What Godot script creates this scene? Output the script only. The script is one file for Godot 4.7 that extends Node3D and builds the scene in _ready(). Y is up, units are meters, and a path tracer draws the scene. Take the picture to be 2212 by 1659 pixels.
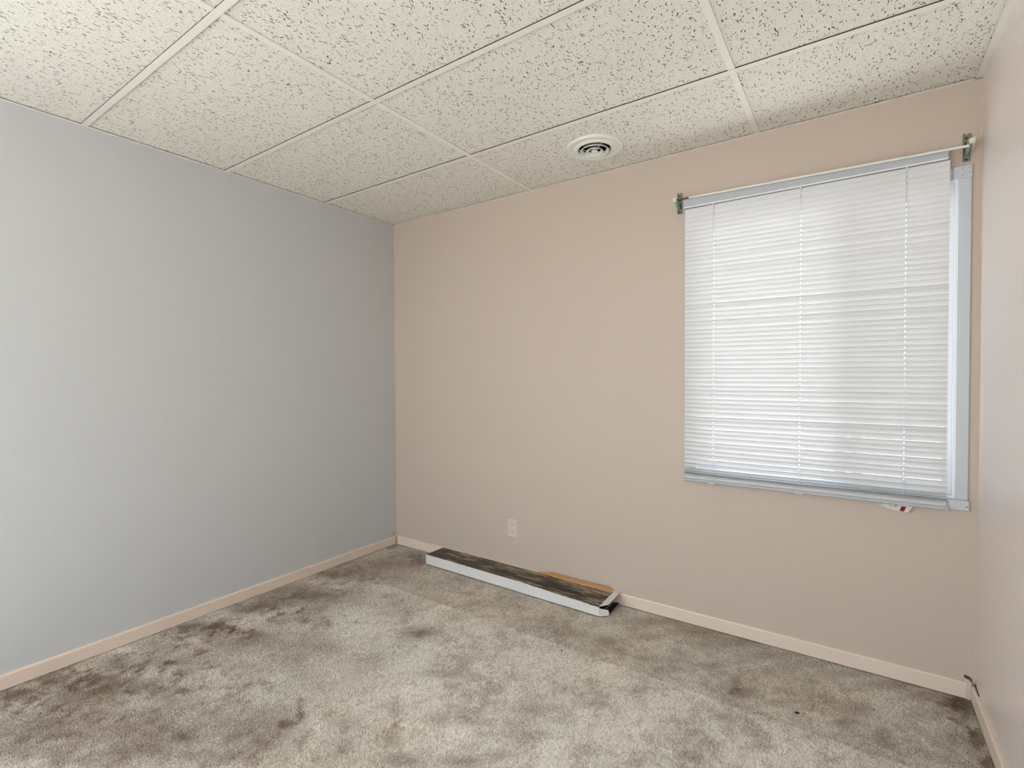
extends Node3D

# The room: x runs along the window wall from the left wall, z comes from the window wall towards the camera, y is up.
const W := 3.1687
const H := 2.3346
const DEPTH := 4.3
const TILE_UP := 0.0050       # the panels lie this much above the faces of the tees
const TEE := 0.024
const ZC := 0.575
const ZB := 1.180
const ZA := 1.779
const X1 := 1.1915
const X2 := 2.411
# light openings added behind the camera: (x, y) in the rear wall and (z, y) in the left wall
const ADDED_GLASS_REAR := Rect2(0.20, 0.12, 2.40, 2.12)
const ADDED_GLASS_LEFT := Rect2(2.75, 0.12, 1.40, 2.12)

var rng := RandomNumberGenerator.new()
var taken := {}

# ------------------------------------------------------------------ nodes
func numbered(called: String) -> String:
	var n: int = taken.get(called, 0)
	taken[called] = n + 1
	return called if n == 0 else "%s_%03d" % [called, n]

func tag(o: Node3D, label: String, category: String, group := "", kind := "") -> Node3D:
	o.set_meta("label", label)
	o.set_meta("category", category)
	if group: o.set_meta("group", group)
	if kind: o.set_meta("kind", kind)
	return o

func thing(called: String, at: Vector3, label: String, category: String, group := "", kind := "") -> Node3D:
	var o := Node3D.new()
	o.name = numbered(called)
	add_child(o)
	o.position = at
	return tag(o, label, category, group, kind)

func part(called: String, st: SurfaceTool, m: Material, parent: Node3D, at := Vector3.ZERO) -> MeshInstance3D:
	var o := MeshInstance3D.new()
	o.name = called
	o.mesh = st.commit()
	o.material_override = m
	o.cast_shadow = GeometryInstance3D.SHADOW_CASTING_SETTING_DOUBLE_SIDED
	parent.add_child(o, true)
	o.position = at
	return o

func part_mesh(called: String, mesh: Mesh, m: Material, parent: Node3D, at := Vector3.ZERO) -> MeshInstance3D:
	var o := MeshInstance3D.new()
	o.name = called
	o.mesh = mesh
	o.material_override = m
	parent.add_child(o, true)
	o.position = at
	return o

# ------------------------------------------------------------------ shapes
func mb() -> SurfaceTool:
	var st := SurfaceTool.new()
	st.begin(Mesh.PRIMITIVE_TRIANGLES)
	return st

# corners run counter-clockwise seen from outside
func tri(st: SurfaceTool, a: Vector3, b: Vector3, c: Vector3, na = null, nb = null, nc = null, ua := Vector2.ZERO, ub := Vector2.ZERO, uc := Vector2.ZERO) -> void:
	var n := (b - a).cross(c - a).normalized()
	for k in [[a, na, ua], [c, nc, uc], [b, nb, ub]]:
		st.set_normal(n if k[1] == null else k[1])
		st.set_uv(k[2])
		st.add_vertex(k[0])

func quad(st: SurfaceTool, a: Vector3, b: Vector3, c: Vector3, d: Vector3, ua := Vector2.ZERO, ub := Vector2.ZERO, uc := Vector2.ZERO, ud := Vector2.ZERO) -> void:
	tri(st, a, b, c, null, null, null, ua, ub, uc)
	tri(st, a, c, d, null, null, null, ua, uc, ud)

func quadn(st: SurfaceTool, a: Vector3, b: Vector3, c: Vector3, d: Vector3, na: Vector3, nb: Vector3, nc: Vector3, nd: Vector3) -> void:
	tri(st, a, b, c, na, nb, nc)
	tri(st, a, c, d, na, nc, nd)

func box(st: SurfaceTool, lo: Vector3, hi: Vector3) -> void:
	var p := func(i: int) -> Vector3: return Vector3(hi.x if i & 1 else lo.x, hi.y if i & 2 else lo.y, hi.z if i & 4 else lo.z)
	for f in [[4, 5, 7, 6], [1, 0, 2, 3], [5, 1, 3, 7], [0, 4, 6, 2], [6, 7, 3, 2], [0, 1, 5, 4]]:
		quad(st, p.call(f[0]), p.call(f[1]), p.call(f[2]), p.call(f[3]))

# a box whose twelve edges are cut at 45 degrees
func bevel_box(st: SurfaceTool, lo: Vector3, hi: Vector3, r: float) -> void:
	var c := (lo + hi) / 2.0
	var e := (hi - lo) / 2.0
	var s := [-1.0, 1.0]
	for ax in 3:
		var b := (ax + 1) % 3
		var d := (ax + 2) % 3
		for sg in s:
			var q := []
			for k in [[-1, -1], [1, -1], [1, 1], [-1, 1]]:
				var v := Vector3.ZERO
				v[ax] = sg * e[ax]
				v[b] = k[0] * (e[b] - r)
				v[d] = k[1] * (e[d] - r)
				q.append(c + v)
			if sg < 0: q.reverse()
			quad(st, q[0], q[1], q[2], q[3])
		for sb in s:
			for sd in s:
				var f := []
				for k in [[-1, 0], [1, 0], [1, 1], [-1, 1]]:
					var v := Vector3.ZERO
					v[ax] = k[0] * (e[ax] - r)
					v[b] = sb * (e[b] - (r if k[1] == 1 else 0.0))
					v[d] = sd * (e[d] - (0.0 if k[1] == 1 else r))
					f.append(c + v)
				facing(st, f, c)
	for sx in s:
		for sy in s:
			for sz in s:
				var g := []
				for ax in 3:
					var v := Vector3(sx * (e.x - r), sy * (e.y - r), sz * (e.z - r))
					v[ax] += r * [sx, sy, sz][ax]
					g.append(c + v)
				facing(st, g, c)

func facing(st: SurfaceTool, f: Array, from: Vector3) -> void:
	var n: Vector3 = (f[1] - f[0]).cross(f[2] - f[0])
	if n.dot(f[0] - from) < 0: f.reverse()
	if f.size() == 4: quad(st, f[0], f[1], f[2], f[3])
	else: tri(st, f[0], f[1], f[2])

# a profile (x out, y up) turned about the y axis
func lathe(st: SurfaceTool, prof: Array, seg: int, closed := false) -> void:
	var n := prof.size()
	var last := n if closed else n - 1
	for i in last:
		var p: Vector2 = prof[i]
		var q: Vector2 = prof[(i + 1) % n]
		var t := (q - p).normalized()
		var nn := Vector2(t.y, -t.x)
		for k in seg:
			var a0 := TAU * k / seg
			var a1 := TAU * (k + 1) / seg
			var r := func(v: Vector2, a: float) -> Vector3: return Vector3(v.x * cos(a), v.y, -v.x * sin(a))
			quadn(st, r.call(p, a0), r.call(p, a1), r.call(q, a1), r.call(q, a0), r.call(nn, a0), r.call(nn, a1), r.call(nn, a1), r.call(nn, a0))

# a round tube along points
func tube(st: SurfaceTool, pts: Array, rad: float, seg := 10, caps := true) -> void:
	var rings := []
	for i in pts.size():
		var t: Vector3 = (pts[min(i + 1, pts.size() - 1)] - pts[max(i - 1, 0)]).normalized()
		var u := t.cross(Vector3.UP if absf(t.y) < 0.9 else Vector3.RIGHT).normalized()
		var v := t.cross(u).normalized()
		var ring := []
		for k in seg:
			var a := TAU * k / seg
			ring.append([pts[i], u * cos(a) + v * sin(a)])
		rings.append(ring)
	for i in rings.size() - 1:
		for k in seg:
			var a: Array = rings[i][k]
			var b: Array = rings[i][(k + 1) % seg]
			var c: Array = rings[i + 1][(k + 1) % seg]
			var d: Array = rings[i + 1][k]
			quadn(st, a[0] + a[1] * rad, b[0] + b[1] * rad, c[0] + c[1] * rad, d[0] + d[1] * rad, a[1], b[1], c[1], d[1])
	if caps:
		for e in [0, rings.size() - 1]:
			for k in range(1, seg - 1):
				var f := [pts[e] + rings[e][0][1] * rad, pts[e] + rings[e][k][1] * rad, pts[e] + rings[e][k + 1][1] * rad]
				facing(st, f, pts[1 if e == 0 else e - 1])

# an outline in (a, b) pushed along c; axes: "xy" pushed along z, "zy" pushed along x, "xz" pushed along y
func prism(st: SurfaceTool, outline: PackedVector2Array, from: float, to: float, axes: String) -> void:
	var put := func(p: Vector2, w: float) -> Vector3:
		if axes == "xy": return Vector3(p.x, p.y, w)
		if axes == "zy": return Vector3(w, p.y, p.x)
		return Vector3(p.x, w, p.y)
	var ids := Geometry2D.triangulate_polygon(outline)
	var mid := Vector2.ZERO
	for p in outline: mid += p
	mid /= outline.size()
	var c0: Vector3 = put.call(mid, (from + to) / 2)
	var axis: Vector3 = (put.call(mid, 1.0) - put.call(mid, 0.0))
	for w in [from, to]:
		var out: Vector3 = axis * (1.0 if w == to else -1.0) * signf(to - from)
		for i in range(0, ids.size(), 3):
			var f := [put.call(outline[ids[i]], w), put.call(outline[ids[i + 1]], w), put.call(outline[ids[i + 2]], w)]
			if ((f[1] - f[0]) as Vector3).cross(f[2] - f[0]).dot(out) < 0: f.reverse()
			tri(st, f[0], f[1], f[2])
	var cw := Geometry2D.is_polygon_clockwise(outline)
	for i in outline.size():
		var p := outline[i]
		var q := outline[(i + 1) % outline.size()]
		var d := q - p
		var n2 := Vector2(d.y, -d.x) * (-1.0 if cw else 1.0)
		var n: Vector3 = put.call(n2, 0.0) - put.call(Vector2.ZERO, 0.0)
		var f := [put.call(p, from), put.call(q, from), put.call(q, to), put.call(p, to)]
		if ((f[1] - f[0]) as Vector3).cross(f[2] - f[0]).dot(n) < 0: f.reverse()
		quad(st, f[0], f[1], f[2], f[3])

# a thin sheet of card through four corners
func sheet(st: SurfaceTool, a: Vector3, b: Vector3, c: Vector3, d: Vector3, thick: float) -> void:
	var n := (b - a).cross(c - a).normalized() * thick
	quad(st, a, b, c, d, Vector2(0, 1), Vector2(1, 1), Vector2(1, 0), Vector2(0, 0))
	quad(st, d - n, c - n, b - n, a - n)
	quad(st, a - n, b - n, b, a)
	quad(st, b - n, c - n, c, b)
	quad(st, c - n, d - n, d, c)
	quad(st, d - n, a - n, a, d)

# ------------------------------------------------------------------ materials
func mat(srgb: Color, rough := 0.7, metal := 0.0, spec := 0.5) -> StandardMaterial3D:
	var m := StandardMaterial3D.new()
	m.albedo_color = srgb
	m.roughness = rough
	m.metallic = metal
	m.metallic_specular = spec
	return m

func rgb(r: int, g: int, b: int) -> Color:
	return Color8(r, g, b)

func noise_image(size: int, freq: float, seed_: int, octaves := 3, kind := FastNoiseLite.TYPE_SIMPLEX_SMOOTH) -> Image:
	var n := FastNoiseLite.new()
	n.seed = seed_
	n.noise_type = kind
	n.frequency = freq
	n.fractal_octaves = octaves
	var im := n.get_seamless_image(size, size)
	im.convert(Image.FORMAT_L8)
	return im

# the fine orange peel of rolled paint
func relief(m: StandardMaterial3D, im: Image, tile: float, cm: float) -> void:
	m.heightmap_enabled = true
	m.heightmap_texture = ImageTexture.create_from_image(im)
	m.heightmap_scale = cm
	m.uv1_triplanar = true
	m.uv1_world_triplanar = true
	m.uv1_scale = Vector3.ONE / tile

# mottled paint: two near tones laid over each other in irregular patches with a grain
func mottled(a: Color, b: Color, patch: Image, grain: Image) -> ImageTexture:
	var n := patch.get_width()
	var im := Image.create(n, n, false, Image.FORMAT_RGB8)
	var pa := patch.get_data()
	var ga := grain.get_data()
	var out := PackedByteArray()
	out.resize(n * n * 3)
	for i in n * n:
		var t := clampf((pa[i] / 255.0 - 0.5) * 2.2 + 0.5, 0.0, 1.0)
		var g := 1.0 + (ga[i] / 255.0 - 0.5) * 0.06
		var c := a.lerp(b, t)
		out[i * 3] = clampi(int(c.r * g * 255.0), 0, 255)
		out[i * 3 + 1] = clampi(int(c.g * g * 255.0), 0, 255)
		out[i * 3 + 2] = clampi(int(c.b * g * 255.0), 0, 255)
	im.set_data(n, n, false, Image.FORMAT_RGB8, out)
	return ImageTexture.create_from_image(im)

# fissured mineral fibre: short wandering cracks that run across the panel, and pin holes, their shade painted dark
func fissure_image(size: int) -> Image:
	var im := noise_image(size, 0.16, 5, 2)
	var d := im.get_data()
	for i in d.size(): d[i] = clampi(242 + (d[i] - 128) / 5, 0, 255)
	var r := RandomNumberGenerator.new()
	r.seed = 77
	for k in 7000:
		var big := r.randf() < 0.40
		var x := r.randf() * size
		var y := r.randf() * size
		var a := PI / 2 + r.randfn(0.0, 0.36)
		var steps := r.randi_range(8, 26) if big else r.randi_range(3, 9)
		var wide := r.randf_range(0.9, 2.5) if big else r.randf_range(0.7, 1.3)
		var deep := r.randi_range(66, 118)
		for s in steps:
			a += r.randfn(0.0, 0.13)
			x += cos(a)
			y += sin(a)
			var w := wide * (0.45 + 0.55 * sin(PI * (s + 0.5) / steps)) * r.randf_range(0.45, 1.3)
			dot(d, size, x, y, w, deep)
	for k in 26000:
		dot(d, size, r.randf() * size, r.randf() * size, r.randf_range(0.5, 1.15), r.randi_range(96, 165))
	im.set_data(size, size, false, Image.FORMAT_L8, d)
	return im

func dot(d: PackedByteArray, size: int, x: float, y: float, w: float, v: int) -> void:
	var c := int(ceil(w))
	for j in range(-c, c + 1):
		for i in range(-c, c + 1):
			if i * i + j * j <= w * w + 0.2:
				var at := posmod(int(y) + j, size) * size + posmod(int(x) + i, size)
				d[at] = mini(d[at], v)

# where the carpet is soiled: [middle x, z, one half axis, the other, how strong], read off the photograph
const STAINS := [[0.538,1.933,0.579,-0.393,0.334,0.092,0.70], [0.557,1.335,0.386,-0.260,0.267,0.146,0.60], [0.190,1.910,0.403,-0.272,0.215,0.053,0.55], [0.216,0.939,0.367,-0.247,0.244,0.153,0.50], [0.897,1.849,0.382,-0.259,0.151,0.056,0.50], [0.230,0.356,0.303,-0.203,0.202,0.173,0.40], [1.035,1.596,0.303,-0.205,0.170,0.093,0.35], [0.100,2.041,0.113,-0.076,0.065,0.012,0.75], [0.106,1.904,0.119,-0.081,0.068,0.017,0.75], [0.121,1.754,0.126,-0.085,0.072,0.022,0.75], [0.125,1.580,0.134,-0.091,0.076,0.028,0.75], [0.119,1.378,0.144,-0.097,0.082,0.036,0.75], [0.128,1.152,0.155,-0.104,0.087,0.046,0.75], [0.121,0.879,0.168,-0.113,0.095,0.060,0.75], [0.126,0.565,0.183,-0.123,0.103,0.077,0.75], [0.344,2.064,0.166,-0.113,0.095,0.019,0.40], [0.281,1.919,0.165,-0.112,0.105,0.027,0.50], [0.607,1.886,0.166,-0.112,0.071,0.022,0.30], [0.342,1.789,0.156,-0.106,0.089,0.028,0.80], [0.277,1.636,0.152,-0.103,0.087,0.032,0.70], [0.191,1.410,0.168,-0.113,0.091,0.040,0.80], [0.426,1.352,0.144,-0.097,0.064,0.033,0.55], [0.601,1.480,0.099,-0.067,0.044,0.022,0.50], [0.184,1.029,0.169,-0.114,0.093,0.054,0.70], [0.434,1.050,0.139,-0.094,0.071,0.045,0.55], [0.320,0.833,0.131,-0.088,0.076,0.053,0.60], [0.235,0.579,0.167,-0.112,0.080,0.062,0.60], [0.512,2.098,0.129,-0.087,0.061,0.012,0.35], [0.460,1.911,0.143,-0.097,0.051,0.014,0.30], [0.731,2.010,0.100,-0.068,0.037,0.010,0.45], [0.348,1.609,0.023,-0.016,0.024,0.009,1.20], [0.349,1.494,0.024,-0.017,0.029,0.012,1.20], [0.396,1.282,0.074,-0.050,0.038,0.020,0.60], [1.087,1.471,0.013,-0.009,0.042,0.026,1.10], [1.124,1.541,0.030,-0.020,0.018,0.011,1.00], [0.885,1.775,0.037,-0.025,0.024,0.010,0.80], [0.578,1.040,0.054,-0.036,0.045,0.031,0.70], [1.040,0.853,0.074,-0.050,0.043,0.042,0.80], [1.472,1.382,0.037,-0.025,0.036,0.032,0.80], [1.591,1.426,0.050,-0.034,0.020,0.019,0.90], [1.380,1.273,0.026,-0.017,0.047,0.043,0.70], [0.219,1.337,0.086,-0.058,0.047,0.022,0.70], [0.519,2.029,0.120,-0.081,0.035,0.008,0.30], [0.213,2.063,0.101,-0.068,0.049,0.009,0.40], [0.534,1.713,0.107,-0.072,0.033,0.012,0.40], [1.067,0.803,0.056,-0.038,0.043,0.043,0.90], [1.100,0.613,0.049,-0.033,0.035,0.040,0.60], [1.378,1.010,0.064,-0.043,0.019,0.021,0.80], [1.559,1.220,0.035,-0.023,0.020,0.021,0.60], [1.791,0.997,0.054,-0.037,0.022,0.034,0.60], [1.890,1.094,0.055,-0.038,0.015,0.024,0.70], [1.748,1.327,0.055,-0.038,0.017,0.020,0.90], [2.056,1.058,0.041,-0.028,0.011,0.022,0.70], [1.974,0.833,0.041,-0.027,0.011,0.024,0.50], [1.929,0.970,0.036,-0.024,0.010,0.019,0.50], [1.834,0.388,0.043,-0.029,0.018,0.041,1.00], [1.982,0.248,0.062,-0.042,0.013,0.036,0.70], [1.701,0.412,0.073,-0.049,0.012,0.023,0.50], [2.007,0.048,0.135,-0.091,0.014,0.046,1.00], [2.196,0.042,0.129,-0.087,0.013,0.053,0.90], [2.351,0.058,0.124,-0.084,0.009,0.051,0.85], [2.506,0.074,0.118,-0.080,0.005,0.044,0.80], [2.636,0.071,0.098,-0.066,0.002,0.035,0.70], [2.768,0.062,0.095,-0.064,0.000,0.034,0.70], [2.906,0.066,0.091,-0.062,-0.002,0.036,0.80], [3.020,0.065,0.074,-0.050,-0.004,0.039,0.90], [3.101,0.059,0.055,-0.037,-0.006,0.048,1.70], [2.401,0.397,0.023,-0.016,0.010,0.057,1.10], [2.443,0.428,0.048,-0.032,0.006,0.040,1.15], [2.490,0.431,0.024,-0.016,0.003,0.018,0.80], [2.547,0.432,0.052,-0.035,0.003,0.024,0.60], [2.806,0.301,0.045,-0.031,-0.000,0.046,0.90], [2.757,0.423,0.025,-0.017,0.000,0.020,0.80], [2.871,0.429,0.024,-0.016,-0.002,0.048,1.10], [2.894,0.457,0.026,-0.017,-0.001,0.026,0.80], [2.923,0.482,0.023,-0.015,-0.001,0.023,0.70], [2.526,0.727,0.041,-0.028,0.004,0.025,0.60], [2.331,0.776,0.024,-0.016,0.004,0.016,0.60], [2.369,0.882,0.017,-0.012,0.007,0.026,0.70], [2.399,0.637,0.039,-0.026,0.005,0.023,0.55], [2.295,0.310,0.039,-0.027,0.005,0.025,0.60], [2.151,0.447,0.045,-0.031,0.007,0.023,0.70], [2.050,0.412,0.047,-0.032,0.011,0.031,0.60], [1.732,-0.013,0.063,-0.042,0.017,0.041,0.70], [3.128,0.104,0.036,-0.025,-0.017,0.121,1.90], [3.139,0.252,0.026,-0.018,-0.018,0.117,1.90], [3.147,0.382,0.022,-0.015,-0.012,0.075,1.90], [3.072,0.142,0.045,-0.030,-0.005,0.042,0.80], [3.078,0.294,0.026,-0.018,-0.006,0.051,0.60], [2.972,0.224,0.042,-0.028,-0.003,0.044,0.40], [0.225,0.105,0.097,-0.065,0.065,0.062,0.80], [0.147,0.363,0.153,-0.103,0.070,0.058,0.60], [0.374,0.142,0.047,-0.031,0.065,0.065,1.20], [0.037,0.062,0.039,-0.026,0.044,0.040,1.20], [0.499,0.443,0.094,-0.063,0.051,0.047,0.40], [0.841,0.518,0.064,-0.043,0.032,0.033,0.35], [0.975,0.357,0.035,-0.024,0.015,0.019,0.70], [1.290,0.350,0.082,-0.055,0.018,0.026,0.35], [0.802,1.170,0.088,-0.059,0.033,0.023,0.35], [1.003,1.124,0.085,-0.057,0.029,0.023,0.30], [0.824,1.481,0.108,-0.073,0.029,0.016,0.30], [1.476,0.804,0.067,-0.046,0.017,0.023,0.35], [1.652,0.848,0.047,-0.032,0.014,0.021,0.30], [2.094,0.658,0.060,-0.041,0.009,0.025,0.30], [2.242,0.886,0.052,-0.035,0.006,0.019,0.30], [2.680,0.563,0.052,-0.035,0.001,0.025,0.35], [2.736,0.649,0.037,-0.025,0.001,0.020,0.45], [0.833,1.892,0.089,-0.061,0.033,0.011,0.40], [1.072,1.755,0.088,-0.060,0.025,0.012,0.45], [1.102,1.633,0.066,-0.045,0.026,0.014,0.35], [1.282,1.428,0.055,-0.037,0.028,0.021,0.35], [1.040,1.335,0.062,-0.042,0.031,0.021,0.25], [1.837,1.235,0.050,-0.034,0.010,0.014,0.50], [1.707,1.140,0.041,-0.028,0.014,0.019,0.30]]
const MAP := 1152
const MAP_SIDE := 3.2

func soil_map() -> PackedFloat32Array:
	var d := PackedFloat32Array()
	d.resize(MAP * MAP)
	var fine := noise_image(MAP, 0.030, 21, 4).get_data()
	var rough := noise_image(MAP, 0.09, 24, 3).get_data()
	var broad := noise_image(MAP, 0.008, 22, 3).get_data()
	var k := MAP / MAP_SIDE
	for i in MAP * MAP:
		var b := (broad[i] - 128) / 128.0
		d[i] = clampf(0.09 + b * 0.16 + (fine[i] - 128) / 128.0 * 0.16 + (rough[i] - 128) / 128.0 * 0.10, 0.0, 0.5)
	for s in STAINS:
		var c := Vector2(s[0], s[1])
		var u := Vector2(s[2], s[3]) * 1.4
		var v := Vector2(s[4], s[5]) * 1.4
		var det := u.cross(v)
		if absf(det) < 1e-7: continue
		var ex := absf(u.x) + absf(v.x)
		var ez := absf(u.y) + absf(v.y)
		for j in range(maxi(0, int((c.y - ez) * k)), mini(MAP, int((c.y + ez) * k) + 1)):
			for i in range(maxi(0, int((c.x - ex) * k)), mini(MAP, int((c.x + ex) * k) + 1)):
				var q := Vector2((i + 0.5) / k, (j + 0.5) / k) - c
				var a := q.cross(v) / det
				var b := u.cross(q) / det
				var at := j * MAP + i
				var rr := sqrt(a * a + b * b) + (fine[at] - 128) / 128.0 * 0.55 + (rough[at] - 128) / 128.0 * 0.25
				var t := smoothstep(1.15, 0.1, rr)
				if t > 0: d[at] = minf(0.74, d[at] + t * float(s[6]) * 0.27)
	return d

var soil: PackedFloat32Array
var hue: PackedByteArray

func carpet_color(x: float, z: float) -> Color:
	var i := clampi(int(x / MAP_SIDE * MAP), 0, MAP - 1)
	var zz := z if z < MAP_SIDE else 2.0 * MAP_SIDE - z
	var j := clampi(int(zz / MAP_SIDE * MAP), 0, MAP - 1)
	var d := soil[j * MAP + i]
	var h := hue[j * MAP + i] / 255.0
	var clean := Color(0.975, 0.928, 0.875).lerp(Color(0.960, 0.935, 0.900), h)
	# the piece by the window wall is a tone browner than the main carpet
	if z < 0.541 + 0.0022 * x: clean = clean * Color(0.925, 0.915, 0.90)
	return clean.lerp(Color(0.37, 0.285, 0.22), d)

# sawn dark oak, printed and embossed
func oak_image() -> Image:
	var w := 1024
	var h := 160
	var long_grain := noise_image(256, 0.030, 31, 4)
	long_grain.resize(w * 2, 256, Image.INTERPOLATE_CUBIC)
	var figure := noise_image(256, 0.022, 33, 3)
	figure.resize(w, 256, Image.INTERPOLATE_CUBIC)
	var fine := noise_image(256, 0.22, 32, 2)
	fine.resize(w * 2, 256, Image.INTERPOLATE_CUBIC)
	var saw := noise_image(256, 0.35, 35, 2)
	var r := RandomNumberGenerator.new()
	r.seed = 9
	var knots := [[150, 118, 70, 22], [255, 120, 60, 26], [470, 95, 60, 20], [610, 118, 90, 26], [760, 105, 80, 22], [905, 128, 46, 20], [850, 92, 60, 16], [40, 118, 60, 25]]
	var im := Image.create(w, h, false, Image.FORMAT_RGB8)
	for y in h:
		for x in w:
			var f := figure.get_pixel(x, y).r
			var g := long_grain.get_pixel(x, (y * 2 + int(f * 60.0)) % 256).r
			var k := fine.get_pixel(x, y).r
			var t := (g - 0.5) * 2.6 + (k - 0.5) * 1.1 + (f - 0.5) * 1.0
			t += 0.30 * float(x) / w - 0.02
			t += 0.26 * smoothstep(100.0, 20.0, float(y))
			var s := saw.get_pixel(x % 256, (y * 40 / h) % 256).r
			if x > 480: t += (s - 0.5) * 0.55
			for q in knots:
				var dx: float = (x - q[0]) / float(q[2])
				var dy: float = (y - q[1] + sin(x * 0.05) * 6.0) / float(q[3])
				t -= 0.75 * exp(-(dx * dx + dy * dy) * 1.3) * (0.45 + k)
			t = clampf(t * 0.92 + 0.27, 0.0, 1.0)
			var dark := Color(0.075, 0.055, 0.045)
			var mid := Color(0.31, 0.23, 0.155).lerp(Color(0.45, 0.40, 0.325), float(x) / w)
			var pale := Color(0.62, 0.55, 0.45)
			var c := dark.lerp(mid, t / 0.62) if t < 0.62 else mid.lerp(pale, (t - 0.62) / 0.38)
			im.set_pixel(x, y, c)
	return im

var M := {}

func make_materials() -> void:
	var peel := noise_image(512, 0.10, 3, 3)
	var fine := noise_image(512, 0.35, 4, 2)
	var patch := noise_image(512, 0.012, 8, 4)
	var m := mat(Color.WHITE, 0.55, 0.0, 0.4)
	m.albedo_texture = mottled(rgb(207, 191, 174), rgb(210, 189, 175), patch, fine)
	relief(m, peel, 0.20, 0.022)
	M.beige = m
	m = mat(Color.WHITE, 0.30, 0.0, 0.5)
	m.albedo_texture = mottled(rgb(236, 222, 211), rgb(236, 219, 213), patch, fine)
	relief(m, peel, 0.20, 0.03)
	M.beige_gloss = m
	m = mat(Color.WHITE, 0.6, 0.0, 0.4)
	m.albedo_texture = mottled(rgb(207, 208, 206), rgb(209, 207, 208), patch, fine)
	relief(m, peel, 0.20, 0.02)
	M.grey = m
	m = mat(rgb(238, 217, 199), 0.45)
	relief(m, noise_image(256, 0.08, 14, 3), 0.5, 0.03)
	M.board = m
	M.board_raw = mat(rgb(96, 62, 44), 0.9)
	M.caulk = mat(rgb(222, 202, 182), 0.7)
	M.gap = mat(rgb(34, 26, 22), 0.95)
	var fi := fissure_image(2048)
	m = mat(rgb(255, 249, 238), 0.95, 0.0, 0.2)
	m.albedo_texture = ImageTexture.create_from_image(fi)  # albedo includes the painted shade inside cracks and holes
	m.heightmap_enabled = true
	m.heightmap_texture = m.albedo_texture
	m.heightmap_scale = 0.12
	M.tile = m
	M.tee = mat(rgb(246, 240, 229), 0.42)
	M.tee_gap_shade = mat(rgb(58, 50, 42), 0.8)  # dark tone painted for the shaded gap above the flanges
	M.plenum = mat(rgb(70, 66, 60), 0.95)
	M.vent_white = mat(rgb(238, 236, 228), 0.35)
	M.duct = mat(rgb(58, 54, 48), 0.5, 0.6)
	M.damper = mat(rgb(128, 124, 116), 0.45, 0.5)
	m = mat(rgb(231, 228, 226), 0.4)
	m.backlight_enabled = true
	m.backlight = Color(0.078, 0.078, 0.078)
	M.slat = m
	M.rail = mat(rgb(192, 193, 195), 0.4)
	M.string = mat(rgb(232, 232, 230), 0.8)
	m = mat(rgb(236, 234, 228), 0.2)
	m.transparency = BaseMaterial3D.TRANSPARENCY_ALPHA
	m.albedo_color.a = 0.6
	M.clear_clip = m
	m = mat(rgb(203, 206, 209), 0.55)
	relief(m, noise_image(256, 0.06, 15, 4), 0.4, 0.05)
	M.casing = m
	M.sash = mat(rgb(243, 244, 246), 0.35)
	m = mat(Color(0.92, 0.96, 0.95, 0.06), 0.02)
	m.transparency = BaseMaterial3D.TRANSPARENCY_ALPHA
	M.glass = m
	m = mat(Color(0.16, 0.16, 0.17, 0.42), 0.9)
	m.transparency = BaseMaterial3D.TRANSPARENCY_ALPHA
	M.screen = m
	M.rod = mat(rgb(240, 236, 228), 0.35)
	M.rod_brown = mat(rgb(92, 62, 44), 0.5)
	M.steel = mat(rgb(150, 144, 130), 0.45, 0.4)
	M.steel_dark = mat(rgb(40, 36, 30), 0.7, 0.3)
	M.clip_pale = mat(rgb(222, 226, 208), 0.4)
	M.clip_green = mat(rgb(120, 150, 134), 0.4)
	M.plate = mat(rgb(222, 206, 190), 0.4)
	M.slot = mat(rgb(34, 26, 22), 0.9)
	M.card_white = mat(rgb(230, 225, 220), 0.75)
	M.card_brown = mat(rgb(192, 138, 78), 0.85)
	M.card_dark = mat(rgb(40, 34, 32), 0.8)
	m = mat(Color.WHITE, 0.32)
	m.albedo_texture = ImageTexture.create_from_image(oak_image())
	M.oak = m
	M.paper = mat(rgb(224, 220, 210), 0.75)
	M.red = mat(rgb(158, 52, 36), 0.7)
	M.ink = mat(rgb(48, 44, 42), 0.8)
	M.crumb = mat(rgb(62, 44, 30), 0.9)
	M.pavement = mat(rgb(176, 172, 166), 0.9)
	M.outside = mat(rgb(196, 186, 172), 0.9)

# ------------------------------------------------------------------ the setting
func wall_with_hole(st: SurfaceTool, x0: float, x1: float, y0: float, y1: float, z0: float, z1: float, h: Rect2) -> void:
	var a := h.position
	var b := h.end
	box(st, Vector3(x0, y0, z0), Vector3(x1, a.y, z1))
	box(st, Vector3(x0, b.y, z0), Vector3(x1, y1, z1))
	box(st, Vector3(x0, a.y, z0), Vector3(a.x, b.y, z1))
	box(st, Vector3(b.x, a.y, z0), Vector3(x1, b.y, z1))

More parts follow.
